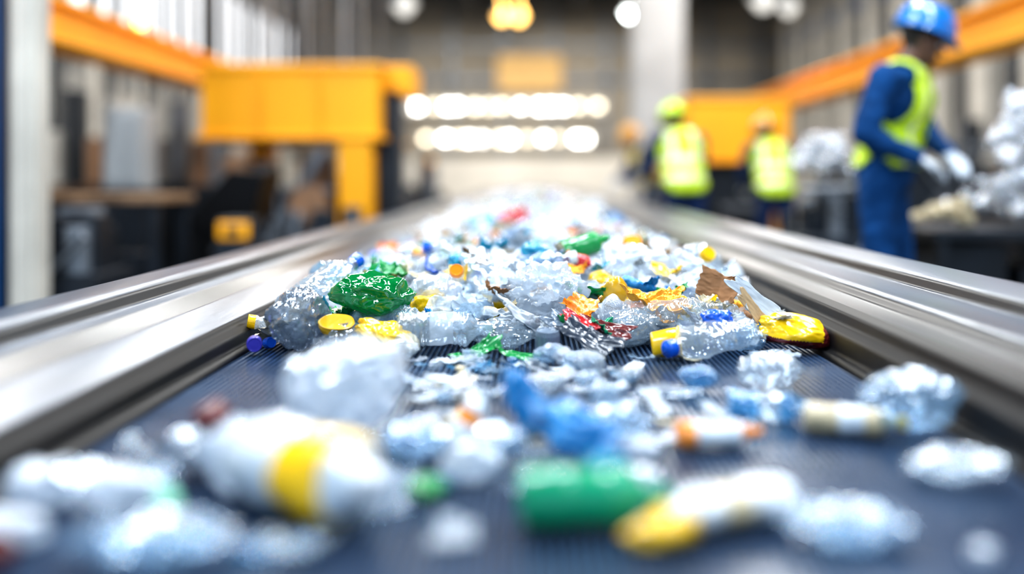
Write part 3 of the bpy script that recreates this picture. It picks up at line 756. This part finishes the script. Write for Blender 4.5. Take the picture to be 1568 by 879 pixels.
def worker(name, X,Y,heading,cloth,helm,vest,skel,vox=.016,scale=1.0,strap=False,hcol='glove',yaw=0.0,pit=.35):
    e=empty(name,(X,Y,0)); e.rotation_euler=(0,0,heading); e.scale=(scale,)*3
    J={k:Vector(v) for k,v in skel.items()}
    segs=[('pelvis','waist',.135,.125,'t'),('waist','chest',.125,.14,'t'),
          ('hipL','kneeL',.096,.07,'l'),('kneeL','ankL',.07,.056,'l'),('hipR','kneeR',.096,.07,'l'),('kneeR','ankR',.07,.056,'l'),
          ('ankL','toeL',.048,.042,'b'),('ankR','toeR',.048,.042,'b'),
          ('shL','elL',.072,.054,'a'),('elL','wrL',.056,.04,'a'),('shR','elR',.072,.054,'a'),('elR','wrR',.056,.04,'a')]
    bm=bmesh.new()
    for a,b,r0,r1,_ in segs: cap_(bm,J[a],J[b],r0,r1)
    up=(J['chest']-J['waist']).normalized(); tilt=math.atan2(up.x,up.z)
    ell(bm,J['pelvis'],(.13,.175,.13),(0,tilt*.5,0)); ell(bm,J['waist'],(.125,.165,.15),(0,tilt,0))
    ell(bm,J['chest'],(.13,.19,.18),(0,tilt,0)); ell(bm,J['chest']+up*.10,(.10,.20,.07),(0,tilt,0))
    cap_(bm,J['chest']+up*.14,J['neck'],.075,.058)
    for s in 'LR': ell(bm,J['ank'+s]+Vector((0,0,.0)),(.06,.055,.075))
    b=remesh(bm,vox,3)
    b.verts.ensure_lookup_table(); b.normal_update()
    for v in b.verts:
        v.co+=v.normal*(.009*noise.noise(v.co*9)+.007*(1-abs(noise.noise(Vector((v.co.x*14,v.co.y*14,v.co.z*24))))*2))
        if v.co.z<.012: v.co.z=.012
    def lab(c):
        best=9;l='t'
        for a,bb,r0,r1,t in segs:
            A=J[a];B=J[bb];ab=B-A;u=max(0,min(1,(c-A).dot(ab)/ab.length_squared))
            dd=(c-(A+ab*u)).length-(r0+(r1-r0)*u)*1.0
            if t=='t': dd-=.03
            if dd<best: best=dd;l=t
        return l
    vb=bmesh.new(); vmap={}
    waist=J['pelvis'].z-.05
    for f in b.faces:
        c=f.calc_center_median(); l=lab(c)
        f.material_index={'t':0,'l':0,'a':0,'b':1}[l]
        ok = l=='t' and c.z>waist and (c-J['neck']).length>.09
        if strap:
            ok = (l=='t' or (l=='a' and c.z>1.36)) and c.z>waist+.08 and (c-J['neck']).length>.07
            ok = ok and .05<abs(c.y)<.15
        if ok:
            vs=[]
            for v in f.verts:
                if v.index not in vmap: vmap[v.index]=vb.verts.new(v.co+v.normal*.014)
                vs.append(vmap[v.index])
            nf=vb.faces.new(vs)
            if not strap and (abs(c.z-(waist+.12))<.028 or abs(c.z-(waist+.27))<.028 or (c.z>waist+.27 and abs(abs(c.y)-.1)<.022)): nf.material_index=1
            if strap and .092<abs(c.y)<.108: nf.material_index=1
    obj('body_coverall',b,[cloth,'boot'],e)
    vo=obj('safety_vest',vb,[vest,'reflect'],e); sm=vo.modifiers.new('t','SOLIDIFY'); sm.thickness=.008; sm.offset=1
    for s,sd in (('L',1),('R',-1)):
        hb=bmesh.new(); dd=(J['wr'+s]-J['el'+s]).normalized(); hand(hb,J['wr'+s],dd,(0,0,1) if abs(dd.z)<.8 else (1,0,0),-sd)
        cap_(hb,J['wr'+s]-dd*.05,J['wr'+s]+dd*.02,.04,.032,14)
        obj('hand_'+s,remesh(hb,.0045,2),[hcol],e)
    hd=J['head']
    T=Matrix.Translation(hd)@Matrix.Rotation(yaw,4,'Z')@Matrix.Rotation(pit,4,'Y')
    hb=bmesh.new()
    ell(hb,(-.012,0,.03),(.098,.076,.092)); ell(hb,(.02,0,-.03),(.068,.060,.085)); ell(hb,(.045,0,-.085),(.035,.035,.028))
    ell(hb,(.078,0,.022),(.018,.05,.012)); cap_(hb,(.085,0,.01),(.108,0,-.022),.009,.014,10)
    ell(hb,(.085,0,-.055),(.012,.024,.006)); ell(hb,(.083,0,-.066),(.012,.022,.007))
    for s in (-1,1):
        ell(hb,(-.005,s*.078,-.01),(.018,.010,.032)); ell(hb,(.055,s*.045,-.02),(.025,.02,.018))
    cap_(hb,(-.02,0,-.06),(-.045,0,-.16),.056,.06,16)
    hb=remesh(hb,.006,2)
    for f in hb.faces:
        c=f.calc_center_median()
        f.material_index=1 if (c.z>.0 and c.x<.02) or (c.x<-.03 and c.z>-.06) else 0
    bmesh.ops.transform(hb,matrix=T,verts=hb.verts); obj('head',hb,['skin','hair'],e)
    eb=bmesh.new()
    for s in (-1,1): ell(eb,(.079,s*.031,.003),(.012,.014,.009),sub=2)
    bmesh.ops.transform(eb,matrix=T,verts=eb.verts); obj('eyes',eb,['white'],e)
    kb=bmesh.new(); ns=40; rings=[]
    for i in range(13):
        a=i/12*math.pi/2; rr_=math.cos(a)**.8 if i<12 else .001
        rings.append([kb.verts.new((math.cos(2*math.pi*j/ns)*.137*rr_-.005,math.sin(2*math.pi*j/ns)*.115*rr_*1.0,.045+.125*math.sin(a)+(.012 if abs(math.sin(2*math.pi*j/ns))<.28 and 2<i<12 else 0))) for j in range(ns)])
    brim=[kb.verts.new((math.cos(2*math.pi*j/ns)*(.145+.03*max(0,math.cos(2*math.pi*j/ns)))-.005,math.sin(2*math.pi*j/ns)*.125,.036-.012*max(0,math.cos(2*math.pi*j/ns)))) for j in range(ns)]
    rings=[brim]+rings
    for a,bq in zip(rings[:-1],rings[1:]):
        for j in range(ns): kb.faces.new((a[j],a[(j+1)%ns],bq[(j+1)%ns],bq[j]))
    bmesh.ops.transform(kb,matrix=T@Matrix.Scale(1.06,4),verts=kb.verts)
    ho=obj('hard_hat',kb,[helm],e); sm=ho.modifiers.new('t','SOLIDIFY'); sm.thickness=.004
    return e
main=dict(pelvis=(-.02,0,.98),waist=(0,0,1.12),chest=(.05,0,1.33),neck=(.11,0,1.51),head=(.15,0,1.605),
  hipL=(-.02,.095,.92),kneeL=(.03,.11,.50),ankL=(-.01,.12,.09),toeL=(.14,.13,.055),
  hipR=(-.03,-.095,.92),kneeR=(-.02,-.11,.50),ankR=(-.09,-.12,.09),toeR=(.06,-.14,.055),
  shL=(.07,.20,1.42),elL=(.12,.28,1.18),wrL=(.25,.13,1.07),shR=(.02,-.21,1.42),elR=(-.06,-.30,1.16),wrR=(.15,-.19,1.05))
bent=dict(main); bent.update(waist=(.03,0,1.12),chest=(.13,0,1.30),neck=(.24,0,1.46),head=(.30,0,1.55),
  shL=(.16,.19,1.38),elL=(.27,.24,1.12),wrL=(.46,.15,1.0),shR=(.16,-.19,1.38),elR=(.25,-.25,1.12),wrR=(.45,-.16,1.0))
worker('worker',1.72,4.8,R(-30),'coverall','helm_blue','hivis',main,.013,strap=True,yaw=R(26),pit=.35,scale=1.0)
worker('worker',1.22,8.0,R(100),'navy','helm_green','hivis',bent,.02,scale=.92)
worker('worker',2.14,8.8,R(95),'navy','helm_or','hivis',bent,.02,scale=.88)
worker('worker',1.46,12.2,R(200),'navy','helm_or','hiviso',bent,.02,scale=.93)

# ------------------------------------------------------------------ camera
cd=bpy.data.cameras.new('camera'); cam=bpy.data.objects.new('camera',cd); link(cam)
cam.location=(0,0,ZC); cam.rotation_euler=(R(90),0,0)
cd.sensor_width=36; cd.lens=35; cd.shift_x=-0.0198; cd.shift_y=-0.105
cd.dof.use_dof=True; cd.dof.focus_distance=2.2; cd.dof.aperture_fstop=0.60; cd.clip_start=.02
scene.camera=cam
scene.view_settings.view_transform='Standard'
for lk in ('Medium High Contrast','None'):
    try:
        scene.view_settings.look=lk; print('look',lk); break
    except Exception: pass
scene.view_settings.exposure=0.1
try: scene.cycles.transparent_max_bounces=20
except Exception: pass
